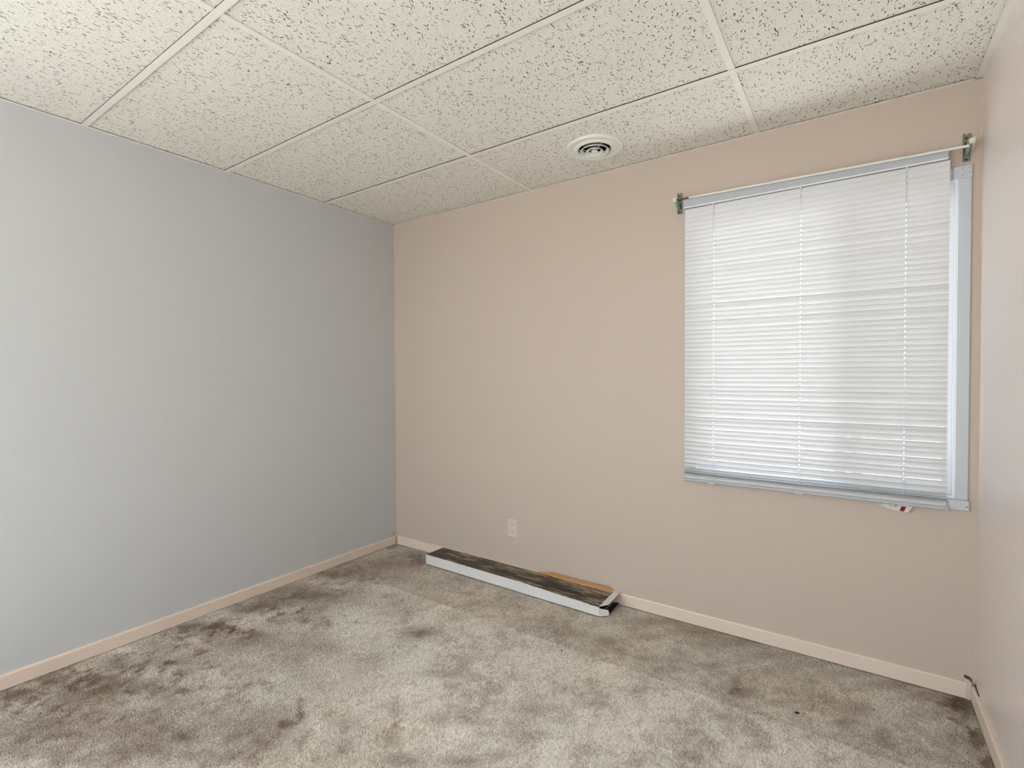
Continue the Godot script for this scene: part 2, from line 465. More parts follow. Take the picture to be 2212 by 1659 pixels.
func build_walls() -> void:
	var T := 0.14
	var o := thing("wall_back", Vector3.ZERO, "beige painted wall with the window and blind", "wall", "", "structure")
	var st := mb()
	wall_with_hole(st, -T, W + T, -0.05, H + 0.3, -T, 0.0, Rect2(2.14, 0.757, 0.963, 1.218))
	part("plaster", st, M.beige, o)
	# a painted-over plug low on the wall and the edge of a taped joint
	st = mb()
	lathe(st, [Vector2(0.011, 0.0), Vector2(0.0095, 0.0012), Vector2(0.0, 0.0014)], 20)
	var plug := part("painted_plug", st, M.beige, o, Vector3(2.578, 0.078, 0))
	plug.rotation.x = PI / 2
	st = mb()
	box(st, Vector3(2.212, 0.40, 0), Vector3(2.2132, 0.60, 0.0007))
	part("joint_ridge", st, M.beige, o)
	st = mb()
	var g3 := ADDED_GLASS_LEFT
	box(st, Vector3(-T, -0.05, 0), Vector3(0, H + 0.3, g3.position.x))
	box(st, Vector3(-T, -0.05, g3.end.x), Vector3(0, H + 0.3, DEPTH))
	box(st, Vector3(-T, -0.05, g3.position.x), Vector3(0, g3.position.y, g3.end.x))
	box(st, Vector3(-T, g3.end.y, g3.position.x), Vector3(0, H + 0.3, g3.end.x))
	o = thing("wall_left", Vector3.ZERO, "pale grey painted wall on the left", "wall", "", "structure")
	part("plaster", st, M.grey, o)
	st = mb()
	box(st, Vector3(W, -0.05, 0), Vector3(W + T, H + 0.3, DEPTH))
	o = thing("wall_right", Vector3.ZERO, "light beige glossy wall close to the window on the right", "wall", "", "structure")
	part("plaster", st, M.beige_gloss, o)
	st = mb()
	wall_with_hole(st, -T, W + T, -0.05, H + 0.3, DEPTH, DEPTH + T, ADDED_GLASS_REAR)
	o = thing("wall_front", Vector3.ZERO, "beige wall behind the camera with an added wide opening for light", "wall", "", "structure")
	part("plaster", st, M.beige, o)

func board_profile(h: float, t: float) -> PackedVector2Array:
	return PackedVector2Array([Vector2(0, 0), Vector2(t, 0), Vector2(t, h - 0.006), Vector2(t - 0.0015, h - 0.002), Vector2(t - 0.005, h), Vector2(0, h)])

func build_baseboards() -> void:
	var h := 0.061
	var o := thing("baseboard_back", Vector3.ZERO, "cream painted baseboard under the window wall", "baseboard", "", "structure")
	var st := mb()
	prism(st, board_profile(h, 0.012), 0.022, W - 0.025, "zy")
	part("board", st, M.board, o)
	# lumps of old paint and caulk left in the two corners
	st = mb()
	prism(st, PackedVector2Array([Vector2(0.004, 0.0), Vector2(0.018, 0.0), Vector2(0.022, 0.05), Vector2(0.019, 0.071), Vector2(0.011, 0.066), Vector2(0.003, 0.072), Vector2(0.0, 0.05)]), 0.004, 0.017, "xy")
	part("caulk", st, M.caulk, o)
	st = mb()
	prism(st, PackedVector2Array([Vector2(0.0185, 0.0), Vector2(0.0218, 0.0), Vector2(0.0245, 0.058), Vector2(0.0228, 0.058)]), 0.001, 0.0132, "xy")
	part("open_joint", st, M.gap, o)
	st = mb()
	prism(st, PackedVector2Array([Vector2(W - 0.026, 0.0), Vector2(W - 0.012, 0.0), Vector2(W - 0.010, 0.062), Vector2(W - 0.016, 0.074), Vector2(W - 0.024, 0.076), Vector2(W - 0.031, 0.079), Vector2(W - 0.032, 0.066), Vector2(W - 0.026, 0.062)]), 0.002, 0.0155, "xy")
	part("caulk", st, M.caulk, o)
	st = mb()
	prism(st, PackedVector2Array([Vector2(W - 0.022, 0.071), Vector2(W - 0.011, 0.066), Vector2(W - 0.010, 0.076), Vector2(W - 0.016, 0.082), Vector2(W - 0.030, 0.085), Vector2(W - 0.031, 0.081)]), 0.0, 0.006, "xy")
	part("bare_patch", st, M.board_raw, o)
	o = thing("baseboard_left", Vector3.ZERO, "cream painted baseboard along the grey wall", "baseboard", "", "structure")
	st = mb()
	var pr := board_profile(h - 0.003, 0.012)
	prism(st, pr, 0.020, DEPTH, "xy")
	part("board", st, M.board, o)
	st = mb()
	tube(st, [Vector3(0.004, 0.050, 0.020), Vector3(0.006, 0.075, 0.026), Vector3(0.002, 0.092, 0.045)], 0.0010, 6)
	part("paint_crack", st, M.gap, o)
	st = mb()
	box(st, Vector3(0.001, 0.0, 0.0172), Vector3(0.013, 0.054, 0.0205))
	part("open_joint", st, M.gap, o)
	o = thing("baseboard_right", Vector3.ZERO, "cream painted baseboard along the right wall, chipped at the corner", "baseboard", "", "structure")
	st = mb()
	var mr := PackedVector2Array()
	for q in pr: mr.append(Vector2(W - q.x, q.y))
	prism(st, mr, 0.022, DEPTH, "xy")
	part("board", st, M.board, o)
	st = mb()
	prism(st, PackedVector2Array([Vector2(0.012, 0.058), Vector2(0.05, 0.0583), Vector2(0.09, 0.0582), Vector2(0.085, 0.0600), Vector2(0.05, 0.0606), Vector2(0.02, 0.068)]), W - 0.003, W - 0.0003, "zy")
	part("bare_patch", st, M.board_raw, o)

func build_floor() -> void:
	var o := thing("floor", Vector3.ZERO, "worn grey-brown carpet, soiled in dark patches", "carpet", "", "structure")
	soil = soil_map()
	hue = noise_image(MAP, 0.004, 23, 2).get_data()
	var im := Image.create(MAP, MAP, false, Image.FORMAT_RGB8)
	for j in MAP:
		for i in MAP:
			im.set_pixel(i, j, carpet_color((i + 0.5) / MAP * MAP_SIDE, (j + 0.5) / MAP * MAP_SIDE))
	var m := mat(Color.WHITE, 1.0, 0.0, 0.1)
	m.albedo_texture = ImageTexture.create_from_image(im)
	var k := 1.0 / MAP_SIDE
	# the strip by the window wall is a separate piece: its seam with the main carpet shows
	var st := mb()
	st.set_color(Color.WHITE)
	quad(st, Vector3(0, -0.0055, 0.541), Vector3(W, -0.0055, 0.548), Vector3(W, -0.0055, 0), Vector3(0, -0.0055, 0), Vector2(0, 0.541) * k, Vector2(W, 0.548) * k, Vector2(W, 0) * k, Vector2(0, 0))
	quad(st, Vector3(0, -0.04, 0.541), Vector3(W, -0.04, 0.548), Vector3(W, -0.0055, 0.548), Vector3(0, -0.0055, 0.541))
	var strip := part("carpet_strip", st, m, o)
	strip.set_meta("label", "flatter strip of carpet by the window wall")
	st = mb()
	quad(st, Vector3(0, -0.004, DEPTH), Vector3(W, -0.004, DEPTH), Vector3(W, -0.004, 0.548), Vector3(0, -0.004, 0.541), Vector2(0, DEPTH) * k, Vector2(W, DEPTH) * k, Vector2(W, 0.548) * k, Vector2(0, 0.541) * k)
	quad(st, Vector3(0, -0.004, 0.541), Vector3(W, -0.004, 0.548), Vector3(W, -0.04, 0.548), Vector3(0, -0.04, 0.541))
	part("carpet", st, m, o)
	st = mb()
	box(st, Vector3(-0.14, -0.15, -0.14), Vector3(W + 0.14, -0.04, DEPTH + 0.14))
	part("slab", st, M.plenum, o)
	# the pile
	st = mb()
	var tip := Vector3(0.0010, 0.0060, 0.0)
	for b in 3:
		var p := Vector3(cos(TAU * b / 3.0), 0, sin(TAU * b / 3.0))
		var q := Vector3(cos(TAU * (b + 1) / 3.0), 0, sin(TAU * (b + 1) / 3.0))
		var up := Vector3.UP * 0.9
		tri(st, q * 0.0017, p * 0.0017, tip, (q * 0.7 + up).normalized(), (p * 0.7 + up).normalized(), ((p + q) * 0.3 + up).normalized())
	var blade := st.commit()
	var pm := mat(Color.WHITE, 1.0, 0.0, 0.1)
	pm.vertex_color_use_as_albedo = true
	var step := 0.0042
	var nx := int(W / step)
	var nz := int(2.42 / step)
	var places := PackedVector2Array()
	for j in nz:
		for i in nx:
			var q := Vector2((i + rng.randf()) * step, (j + rng.randf()) * step)
			if q.x < 0.013 or q.x > W - 0.013 or q.y < 0.013: continue
			if q.y > 1.6 and q.x > 2.6: continue
			places.append(q)
	var mm := MultiMesh.new()
	mm.transform_format = MultiMesh.TRANSFORM_3D
	mm.use_colors = true
	mm.mesh = blade
	mm.instance_count = places.size()
	var lean := noise_image(256, 0.03, 41, 2)
	var ld := lean.get_data()
	for i in places.size():
		var q := places[i]
		var strip_side := q.y < 0.541 + 0.0022 * q.x
		var l := ld[(int(q.y * 80.0) % 256) * 256 + (int(q.x * 80.0) % 256)] / 255.0
		var b := Basis.from_euler(Vector3(rng.randfn(0.0, 0.22) + (l - 0.5) * 0.5, rng.randf() * TAU, rng.randfn(0.0, 0.22)))
		var sc := rng.randf_range(0.75, 1.2) * (0.8 if strip_side else 1.0)
		mm.set_instance_transform(i, Transform3D(b.scaled(Vector3(1.0, sc, 1.0)), Vector3(q.x, -0.0056 if strip_side else -0.0042, q.y)))
		var c := carpet_color(q.x, q.y).srgb_to_linear()
		var v := clampf(rng.randfn(1.12, 0.30), 0.4, 1.9)
		mm.set_instance_color(i, Color(c.r * v, c.g * v, c.b * v))
	var pile := MultiMeshInstance3D.new()
	pile.name = "carpet_pile"
	pile.multimesh = mm
	pile.material_override = pm
	pile.set_meta("kind", "stuff")
	o.add_child(pile)

func tile_mesh(x0: float, x1: float, z0: float, z1: float, hole = null) -> ArrayMesh:
	var st := mb()
	var y := H + TILE_UP
	var off := Vector2(rng.randf(), rng.randf())
	var uv := func(x: float, z: float) -> Vector2: return Vector2(x - x0, z - z0) / 1.22 + off
	if hole == null:
		quad(st, Vector3(x0, y, z0), Vector3(x1, y, z0), Vector3(x1, y, z1), Vector3(x0, y, z1), uv.call(x0, z0), uv.call(x1, z0), uv.call(x1, z1), uv.call(x0, z1))
	else:
		# a round hole for the duct
		var c := Vector2(hole[0], hole[1])
		var n := 32
		var edge := func(a: float) -> Vector2:
			var d := Vector2(cos(a), sin(a))
			var t := 1e9
			if d.x > 1e-6: t = minf(t, (x1 - c.x) / d.x)
			if d.x < -1e-6: t = minf(t, (x0 - c.x) / d.x)
			if d.y > 1e-6: t = minf(t, (z1 - c.y) / d.y)
			if d.y < -1e-6: t = minf(t, (z0 - c.y) / d.y)
			return c + d * t
		var angles := []
		for i in n: angles.append(TAU * i / n)
		for q in [Vector2(x0, z0), Vector2(x1, z0), Vector2(x1, z1), Vector2(x0, z1)]: angles.append(fposmod((q - c).angle(), TAU))
		angles.sort()
		for i in angles.size():
			var a: float = angles[i]
			var b: float = angles[(i + 1) % angles.size()]
			var p: Vector2 = edge.call(a)
			var q: Vector2 = edge.call(b)
			var r := c + Vector2(cos(b), sin(b)) * float(hole[2])
			var s := c + Vector2(cos(a), sin(a)) * float(hole[2])
			quad(st, Vector3(p.x, y, p.y), Vector3(q.x, y, q.y), Vector3(r.x, y, r.y), Vector3(s.x, y, s.y), uv.call(p.x, p.y), uv.call(q.x, q.y), uv.call(r.x, r.y), uv.call(s.x, s.y))
	var t := 0.015
	for e in [[x0, z0, x0, z1], [x0, z1, x1, z1], [x1, z1, x1, z0], [x1, z0, x0, z0]]:
		quad(st, Vector3(e[0], y, e[1]), Vector3(e[2], y, e[3]), Vector3(e[2], y + t, e[3]), Vector3(e[0], y + t, e[1]))
	if hole == null:
		quad(st, Vector3(x0, y + t, z1), Vector3(x1, y + t, z1), Vector3(x1, y + t, z0), Vector3(x0, y + t, z0))
	st.generate_tangents()
	return st.commit()

func build_ceiling() -> void:
	var o := thing("ceiling", Vector3.ZERO, "suspended ceiling of fissured white panels in a metal grid", "ceiling", "", "structure")
	var zs := [0.0, ZC, ZB, ZA, ZA + 0.61, ZA + 1.22, ZA + 1.83, DEPTH]
	var xs := [0.0, X1, X2, W]
	for j in zs.size() - 1:
		for i in xs.size() - 1:
			var hole = [1.738, 0.300, 0.092] if i == 1 and j == 0 else null
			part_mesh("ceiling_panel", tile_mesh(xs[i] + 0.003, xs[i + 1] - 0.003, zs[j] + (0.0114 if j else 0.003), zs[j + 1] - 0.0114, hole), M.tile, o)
	# cross runs parallel to the window wall: a thin flange each, a dark block above it
	for j in range(1, zs.size() - 1):
		var st := mb()
		var hw := TEE / 2
		box(st, Vector3(0, H, zs[j] - hw), Vector3(W, H + 0.0008, zs[j] + hw))
		var run := part("main_tee", st, M.tee, o)
		st = mb()
		box(st, Vector3(0, H + 0.0008, zs[j] - 0.0112), Vector3(W, H + 0.03, zs[j] + 0.0112))  # nearly flange-wide block, stands in for the gap's shade and grime
		part("gap_shade_fill", st, M.tee_gap_shade, run)
	# short runs between them, butted against the long ones
	for x in [X1, X2]:
		for j in zs.size() - 1:
			var st := mb()
			var hw := TEE / 2
			var a: float = zs[j] + (0.0 if j == 0 else TEE / 2 + 0.0012)
			var b: float = zs[j + 1] - TEE / 2 + 0.0005
			box(st, Vector3(x - hw, H + 0.0006, a), Vector3(x + hw, H + TILE_UP - 0.0004, b))
			box(st, Vector3(x - 0.0012, H + TILE_UP - 0.0004, a), Vector3(x + 0.0012, H + 0.03, b))
			part("cross_tee", st, M.tee, o)
	# wall angles
	var wa := [
		[Vector3(0, H - 0.0005, 0), Vector3(W, H + 0.0007, 0.014), Vector3(0, H, 0), Vector3(W, H + 0.02, 0.0012)],
		[Vector3(0, H - 0.0005, 0), Vector3(0.012, H + 0.0007, DEPTH), Vector3(0, H, 0), Vector3(0.0012, H + 0.02, DEPTH)],
		[Vector3(W - 0.022, H - 0.0005, 0.0), Vector3(W, H + 0.0007, DEPTH), Vector3(W - 0.0012, H, 0), Vector3(W, H + 0.02, DEPTH)],
		[Vector3(0, H - 0.0005, DEPTH - 0.022), Vector3(W, H + 0.0007, DEPTH), Vector3(0, H, DEPTH - 0.0012), Vector3(W, H + 0.02, DEPTH)],
	]
	for q in wa:
		var st := mb()
		box(st, q[0], q[1])
		box(st, q[2], q[3])
		part("wall_angle", st, M.tee, o)
	var st := mb()
	box(st, Vector3(-0.14, H + 0.3, -0.14), Vector3(W + 0.14, H + 0.4, DEPTH + 0.14))
	part("deck", st, M.plenum, o)

func frame_piece(st: SurfaceTool, lo: Vector3, hi: Vector3, r := 0.0015) -> void:
	bevel_box(st, lo, hi, r)

func build_window() -> void:
	var o := thing("window_1", Vector3.ZERO, "white sliding window in a grey painted casing behind the blind", "window", "", "structure")
	var x0 := 2.14
	var x1 := 3.103
	var y0 := 0.757
	var y1 := 1.975
	# casing laid on the wall: the head and the sill run past the jambs
	var st := mb()
	bevel_box(st, Vector3(x1, y0 - 0.001, -0.012), Vector3(3.142, y1, 0.010), 0.002)
	part("casing", st, M.casing, o)
	st = mb()
	bevel_box(st, Vector3(2.101, y0 - 0.001, -0.012), Vector3(x0, y1, 0.010), 0.002)
	part("casing", st, M.casing, o)
	st = mb()
	bevel_box(st, Vector3(2.101, y1 + 0.0005, -0.012), Vector3(3.088, 2.018, 0.0105), 0.002)
	part("casing", st, M.casing, o)
	st = mb()
	bevel_box(st, Vector3(3.0885, y1 - 0.001, -0.012), Vector3(3.143, 2.0215, 0.0118), 0.002)
	var blk := part("corner_block", st, M.casing, o)
	for q in [[3.114, 2.012], [3.134, 2.008], [3.135, 1.993], [3.116, 1.984]]:
		var ns := mb()
		lathe(ns, [Vector2(0.0014, 0), Vector2(0.0010, 0.0006), Vector2(0, 0.0007)], 8)
		var nail := part("nail", ns, M.steel_dark, blk, Vector3(q[0], q[1], 0.0118))
		nail.rotation.x = PI / 2
	st = mb()
	bevel_box(st, Vector3(2.101, 0.716, -0.012), Vector3(3.146, y0 - 0.0015, 0.016), 0.003)
	var sill := part("sill", st, M.casing, o)
	var ns2 := mb()
	lathe(ns2, [Vector2(0.0022, 0), Vector2(0.0016, 0.0008), Vector2(0, 0.0009)], 8)
	var nail2 := part("nail", ns2, M.steel_dark, sill, Vector3(3.138, 0.733, 0.016))
	nail2.rotation.x = PI / 2
	# lining of the opening
	st = mb()
	box(st, Vector3(x1 - 0.007, y0, -0.14), Vector3(x1, y1, 0.004))
	part("jamb_lining", st, M.sash, o)
	st = mb()
	box(st, Vector3(x0, y0, -0.14), Vector3(x0 + 0.007, y1, 0.004))
	part("jamb_lining", st, M.sash, o)
	st = mb()
	box(st, Vector3(x0 + 0.007, y1 - 0.007, -0.14), Vector3(x1 - 0.007, y1, 0.004))
	part("head_lining", st, M.sash, o)
	st = mb()
	box(st, Vector3(x0 + 0.007, y0, -0.14), Vector3(x1 - 0.007, y0 + 0.010, 0.004))
	part("stool", st, M.sash, o)
	# two sashes, the right one slides in front
	for s in [[x0 + 0.007, 2.815, -0.052, "sash"], [2.715, x1 - 0.007, -0.025, "sliding_sash"]]:
		st = mb()
		var a: float = s[0]
		var b: float = s[1]
		var z: float = s[2]
		var w := 0.040
		var yb := y0 + 0.010
		var yt := y1 - 0.007
		frame_piece(st, Vector3(a, yb, z - 0.012), Vector3(a + w, yt, z + 0.012))
		var wr := 0.028 if s[3] == "sliding_sash" else w
		frame_piece(st, Vector3(b - wr, yb, z - 0.012), Vector3(b, yt, z + 0.012))
		frame_piece(st, Vector3(a + w, yb, z - 0.012), Vector3(b - wr, yb + w, z + 0.012))
		frame_piece(st, Vector3(a + w, yt - w, z - 0.012), Vector3(b - wr, yt, z + 0.012))
		var sash := part(s[3], st, M.sash, o)
		st = mb()
		quad(st, Vector3(a + w, yb + w, z), Vector3(b - wr, yb + w, z), Vector3(b - wr, yt - w, z), Vector3(a + w, yt - w, z))
		part("pane", st, M.glass, sash)
	st = mb()
	quad(st, Vector3(2.74, y0 + 0.012, -0.110), Vector3(x1 - 0.01, y0 + 0.012, -0.110), Vector3(x1 - 0.01, y1 - 0.01, -0.110), Vector3(2.74, y1 - 0.01, -0.110))
	part("insect_screen", st, M.screen, o)
	# unseen glazing, added behind the camera to light the room
	glazing("window_2", "wide glazed opening added behind the camera to light the room", ADDED_GLASS_REAR, Transform3D(Basis(Vector3.RIGHT, Vector3.UP, Vector3.BACK), Vector3(0, 0, DEPTH)))
	glazing("window_3", "glazing added in the left wall behind the camera for light", ADDED_GLASS_LEFT, Transform3D(Basis(Vector3.BACK, Vector3.UP, Vector3.LEFT), Vector3.ZERO))

# mullions and panes of the added light openings; own axes: x along the wall, y up, z outwards
func glazing(called: String, label: String, r: Rect2, where: Transform3D) -> void:
	var o := thing(called, Vector3.ZERO, label, "window", "", "structure")
	o.transform = where
	var w := 0.045
	var p := r.position
	var e := r.end
	var c := r.get_center().x
	var st := mb()
	for q in [[p.x, p.x + w], [c - w / 2, c + w / 2], [e.x - w, e.x]]:
		frame_piece(st, Vector3(q[0], p.y, 0.04), Vector3(q[1], e.y, 0.09))
	frame_piece(st, Vector3(p.x, p.y, 0.042), Vector3(e.x, p.y + w, 0.088))
	frame_piece(st, Vector3(p.x, e.y - w, 0.042), Vector3(e.x, e.y, 0.088))
	part("frame", st, M.sash, o)
	for q in [[p.x + w, c - w / 2], [c + w / 2, e.x - w]]:
		st = mb()
		quad(st, Vector3(q[0], p.y + w, 0.065), Vector3(q[1], p.y + w, 0.065), Vector3(q[1], e.y - w, 0.065), Vector3(q[0], e.y - w, 0.065))
		part("pane", st, M.glass, o)

# ------------------------------------------------------------------ things
const BL := 2.095
const BR := 3.077
const CORDS := [2.229, 2.588, 2.948]

# one slat, middle at the origin: crowned, tilted nearly shut, with the slots that the lift cords pass through
func slat_mesh(tilt: float) -> ArrayMesh:
	var st := mb()
	var wd := 0.0250
	var n := 6
	var pts := []
	var nor := []
	for i in n + 1:
		var s := (float(i) / n - 0.5)
		var u := s * wd
		var c := 0.0031 * (1.0 - 4.0 * s * s)
		# u runs along the slat's width, c is its crown towards the window
		var up := Vector2(cos(tilt), sin(tilt))      # (z, y) of the width direction
		var out := Vector2(sin(tilt), -cos(tilt))
		var p := up * u - out * c
		pts.append(p)
		nor.append((out - up * (8.0 * 0.0031 * s / wd)).normalized())
	var xs := [BL]
	for c in CORDS: xs.append_array([c - 0.0016, c + 0.0016])
	xs.append(BR)
	for k in xs.size() - 1:
		var slot: bool = k % 2 == 1
		for i in n:
			if slot and (i == 2 or i == 3): continue
			var a: Vector2 = pts[i]
			var b: Vector2 = pts[i + 1]
			var na := Vector3(0, nor[i].y, nor[i].x)
			var nb := Vector3(0, nor[i + 1].y, nor[i + 1].x)
			quadn(st, Vector3(xs[k], a.y, a.x), Vector3(xs[k + 1], a.y, a.x), Vector3(xs[k + 1], b.y, b.x), Vector3(xs[k], b.y, b.x), na, na, nb, nb)
	return st.commit()

func build_blind() -> void:
	var zc := 0.031
	var o := thing("window_blind", Vector3.ZERO, "white mini blind with closed slats, hanging over the window", "blind")
	# head rail: a channel with a rounded lip along its lower front edge
	var st := mb()
	bevel_box(st, Vector3(BL - 0.004, 2.046, 0.0125), Vector3(BR - 0.006, 2.088, 0.047), 0.002)
	var head := part("head_rail", st, M.rail, o)
	st = mb()
	tube(st, [Vector3(BL - 0.002, 2.0470, 0.0478), Vector3(BR - 0.014, 2.0470, 0.0478), Vector3(BR - 0.009, 2.0485, 0.0478), Vector3(BR - 0.007, 2.053, 0.0475)], 0.0034, 10)
	part("lip", st, M.sash, head)
	var pitch := 0.0209
	var top := 2.030
	var tilts := [1.18, 1.21, 1.16]
	var meshes := []
	for t in tilts: meshes.append(slat_mesh(t))
	var n := 60
	for i in n:
		var k := 0
		if rng.randf() < 0.22: k = 1
		elif rng.randf() < 0.22: k = 2
		var s := part_mesh("slat", meshes[k], M.slat, o, Vector3(0, top - i * pitch, zc))
		s.rotation.z = rng.randfn(0.0, 0.0005)
		if i == 14: s.rotation.x = -0.16       # one slat has turned a little
		if i == n - 1: s.rotation.x = 0.25
	# the surplus slats lie stacked on the bottom rail
	var flat := slat_mesh(0.62)
	for q in [[0.7735, 0.0], [0.7640, 0.10], [0.7545, 0.0], [0.7470, -0.12], [0.7425, -0.25], [0.7385, -0.3]]:
		var s := part_mesh("slat", flat, M.slat, o, Vector3(0, q[0], zc + 0.001))
		s.rotation.x = q[1]
		s.rotation.z = rng.randfn(0.0, 0.0008)
	st = mb()
	bevel_box(st, Vector3(BL - 0.002, 0.7165, 0.0185), Vector3(BR + 0.002, 0.7285, 0.0445), 0.0042)
	var rail := part("bottom_rail", st, M.rail, o)
	for x in [BL - 0.003, BR + 0.001]:
		st = mb()
		bevel_box(st, Vector3(x, 0.7155, 0.0180), Vector3(x + 0.0025, 0.7310, 0.0452), 0.001)
		part("end_cap", st, M.slat, rail)
	# ladder strings in front and lift cords through the slots
	for i in 3:
		var x: float = CORDS[i]
		st = mb()
		tube(st, [Vector3(x - 0.0035, 2.046, 0.0375), Vector3(x - 0.0030, 1.4, 0.0372), Vector3(x - 0.0035, 0.760, 0.0380), Vector3(x + 0.004, 0.732, 0.0450)], 0.00065, 6)
		var la := part("ladder_string", st, M.string, o)
		la.set_meta("label", "thin white ladder string")
		st = mb()
		tube(st, [Vector3(x, 2.046, zc), Vector3(x, 0.729, zc)], 0.0010, 6)
		part("lift_cord", st, M.string, o)
		# clear clip that holds the string to the bottom rail
		st = mb()
		tube(st, [Vector3(x - 0.016, 0.7195, 0.0465), Vector3(x - 0.012, 0.7180, 0.0475), Vector3(x + 0.012, 0.7175, 0.0475), Vector3(x + 0.016, 0.7190, 0.0465)], 0.0033, 8)
		part("clip", st, M.clear_clip, rail)
		st = mb()
		bevel_box(st, Vector3(x - 0.004, 2.030, 0.0475), Vector3(x + 0.002, 2.0470, 0.0490), 0.0006)
		part("string_tab", st, M.clear_clip, head)

func build_rod() -> void:
	var o := thing("curtain_rod", Vector3(2.062, 2.0895, 0.060), "thin white curtain rod with a brown end, above the blind", "curtain rod")
	var st := mb()
	var e := Vector3(1.064, -0.0150, 0.0)
	tube(st, [e * 0.056, e * 0.5, e], 0.0047, 14)
	part("outer_tube", st, M.rod, o)
	st = mb()
	tube(st, [Vector3.ZERO, e * 0.10], 0.0037, 12)
	part("inner_tube", st, M.rod_brown, o)

func build_bracket(at: Vector3, turn: float, label: String) -> void:
	# base in the wall plane; turn -1 mirrors the hook's curl
	var o := thing("curtain_rod_bracket", at, label, "bracket", "curtain rod brackets")
	var st := mb()
	# slotted channel screwed to the wall
	prism(st, PackedVector2Array([Vector2(-0.010, -0.052), Vector2(0.010, -0.052), Vector2(0.0105, 0.050), Vector2(0.006, 0.055), Vector2(0.0, 0.045), Vector2(-0.006, 0.055), Vector2(-0.0105, 0.050)]), 0.0002, 0.0022, "xy")
	var plate := part("wall_plate", st, M.steel, o)
	for s in [-1, 1]:
		st = mb()
		bevel_box(st, Vector3(s * 0.0095 - 0.0011, -0.051, 0.0015), Vector3(s * 0.0095 + 0.0011, 0.051, 0.0095), 0.0004)
		part("flange", st, M.steel, plate)
	for q in [[0.036, 0.0042, 0.0052], [-0.044, 0.0036, 0.008], [0.016, 0.0034, 0.010]]:
		st = mb()
		bevel_box(st, Vector3(-q[1], q[0] - q[2] / 2, 0.0018), Vector3(q[1], q[0] + q[2] / 2, 0.0030), 0.0005)
		part("slot", st, M.steel_dark, plate)
	# arm that carries the rod
	st = mb()
	prism(st, PackedVector2Array([Vector2(0.002, -0.028), Vector2(0.016, -0.032), Vector2(0.040, -0.022), Vector2(0.058, -0.008), Vector2(0.062, 0.002), Vector2(0.052, 0.003), Vector2(0.036, -0.006), Vector2(0.012, -0.002), Vector2(0.002, 0.002)]), -0.0060, 0.0050, "zy")
	part("arm", st, M.clip_green, o)
	st = mb()
	var pts := []
	for k in 9:
		var a := -PI / 2 + PI * 0.75 * k / 8.0
		pts.append(Vector3(turn * (0.004 + 0.011 * cos(a * 0.5)), 0.006 + 0.026 * sin(a) - 0.004, 0.044 + 0.008 * cos(a)))
	tube(st, pts, 0.0016, 7)
	part("spring_hook", st, M.clip_pale, o)
	# pale plastic socket on the end of the rod
	st = mb()
	bevel_box(st, Vector3(turn * 0.008 - 0.009, -0.008, 0.052), Vector3(turn * 0.008 + 0.009, 0.012, 0.068), 0.0025)
	part("socket", st, M.clip_pale, o)
	st = mb()
	lathe(st, [Vector2(0.0042, 0.0), Vector2(0.0040, 0.0018), Vector2(0.0024, 0.0028), Vector2(0.0, 0.003)], 12)
	var sc := part("screw", st, M.steel_dark, o, Vector3(0, -0.024, 0.0025))
	sc.rotation.x = PI / 2

func build_vent() -> void:
	var c := Vector3(1.740, H, 0.300)
	var o := thing("ceiling_vent", c, "round white ceiling air diffuser with concentric rings", "air vent")
	var st := mb()
	lathe(st, [Vector2(0.134, 0.006), Vector2(0.134, 0.0000), Vector2(0.1325, -0.0035), Vector2(0.126, -0.0060), Vector2(0.117, -0.0055), Vector2(0.110, -0.0035), Vector2(0.104, -0.0020), Vector2(0.098, -0.0040), Vector2(0.091, -0.0085), Vector2(0.084, -0.0100), Vector2(0.079, -0.0080), Vector2(0.077, -0.0030), Vector2(0.077, 0.012), Vector2(0.090, 0.02)], 72)
	part("rim", st, M.vent_white, o)
	for q in [[0.0690, 0.0555, -0.0150, -0.0035], [0.0425, 0.0300, -0.0185, -0.0070]]:
		st = mb()
		lathe(st, [Vector2(q[0], q[2]), Vector2(q[0] - 0.0030, q[2] - 0.0010), Vector2(q[0] - 0.0050, q[2] + 0.0012), Vector2(q[1] + 0.0008, q[3] - 0.0015), Vector2(q[1], q[3]), Vector2(q[1] + 0.0016, q[3]), Vector2(q[0] - 0.0035, q[2] + 0.0055), Vector2(q[0] - 0.0005, q[2] + 0.0020)], 60, true)
		part("ring", st, M.vent_white, o)
	st = mb()
	lathe(st, [Vector2(0.010, 0.004), Vector2(0.0165, -0.0165), Vector2(0.0160, -0.0195), Vector2(0.010, -0.0190), Vector2(0.0, -0.0175)], 40)
	part("centre_cone", st, M.vent_white, o)
	st = mb()
	lathe(st, [Vector2(0.0065, -0.0175), Vector2(0.0060, -0.0225), Vector2(0.0042, -0.0245), Vector2(0.0, -0.025)], 24)
	part("knob", st, M.vent_white, o)
	for k in 3:
		var a := deg_to_rad(-84.0 + 120.0 * k)
		st = mb()
		var d := Vector3(cos(a), 0, sin(a))
		tube(st, [d * 0.012 + Vector3(0, -0.010, 0), d * 0.078 + Vector3(0, -0.004, 0)], 0.0016, 8)
		part("spoke", st, M.vent_white, o)
	st = mb()
	lathe(st, [Vector2(0.0, 0.19), Vector2(0.090, 0.19), Vector2(0.090, 0.012)], 48)
	part("duct", st, M.duct, o)
	for k in 5:
		st = mb()
		var x := -0.060 + 0.030 * k
		var w := sqrt(0.086 * 0.086 - x * x)
		sheet(st, Vector3(x - 0.010, 0.030, -w), Vector3(x - 0.010, 0.030, w), Vector3(x + 0.012, 0.048, w), Vector3(x + 0.012, 0.048, -w), 0.001)
		part("damper_blade", st, M.damper, o)

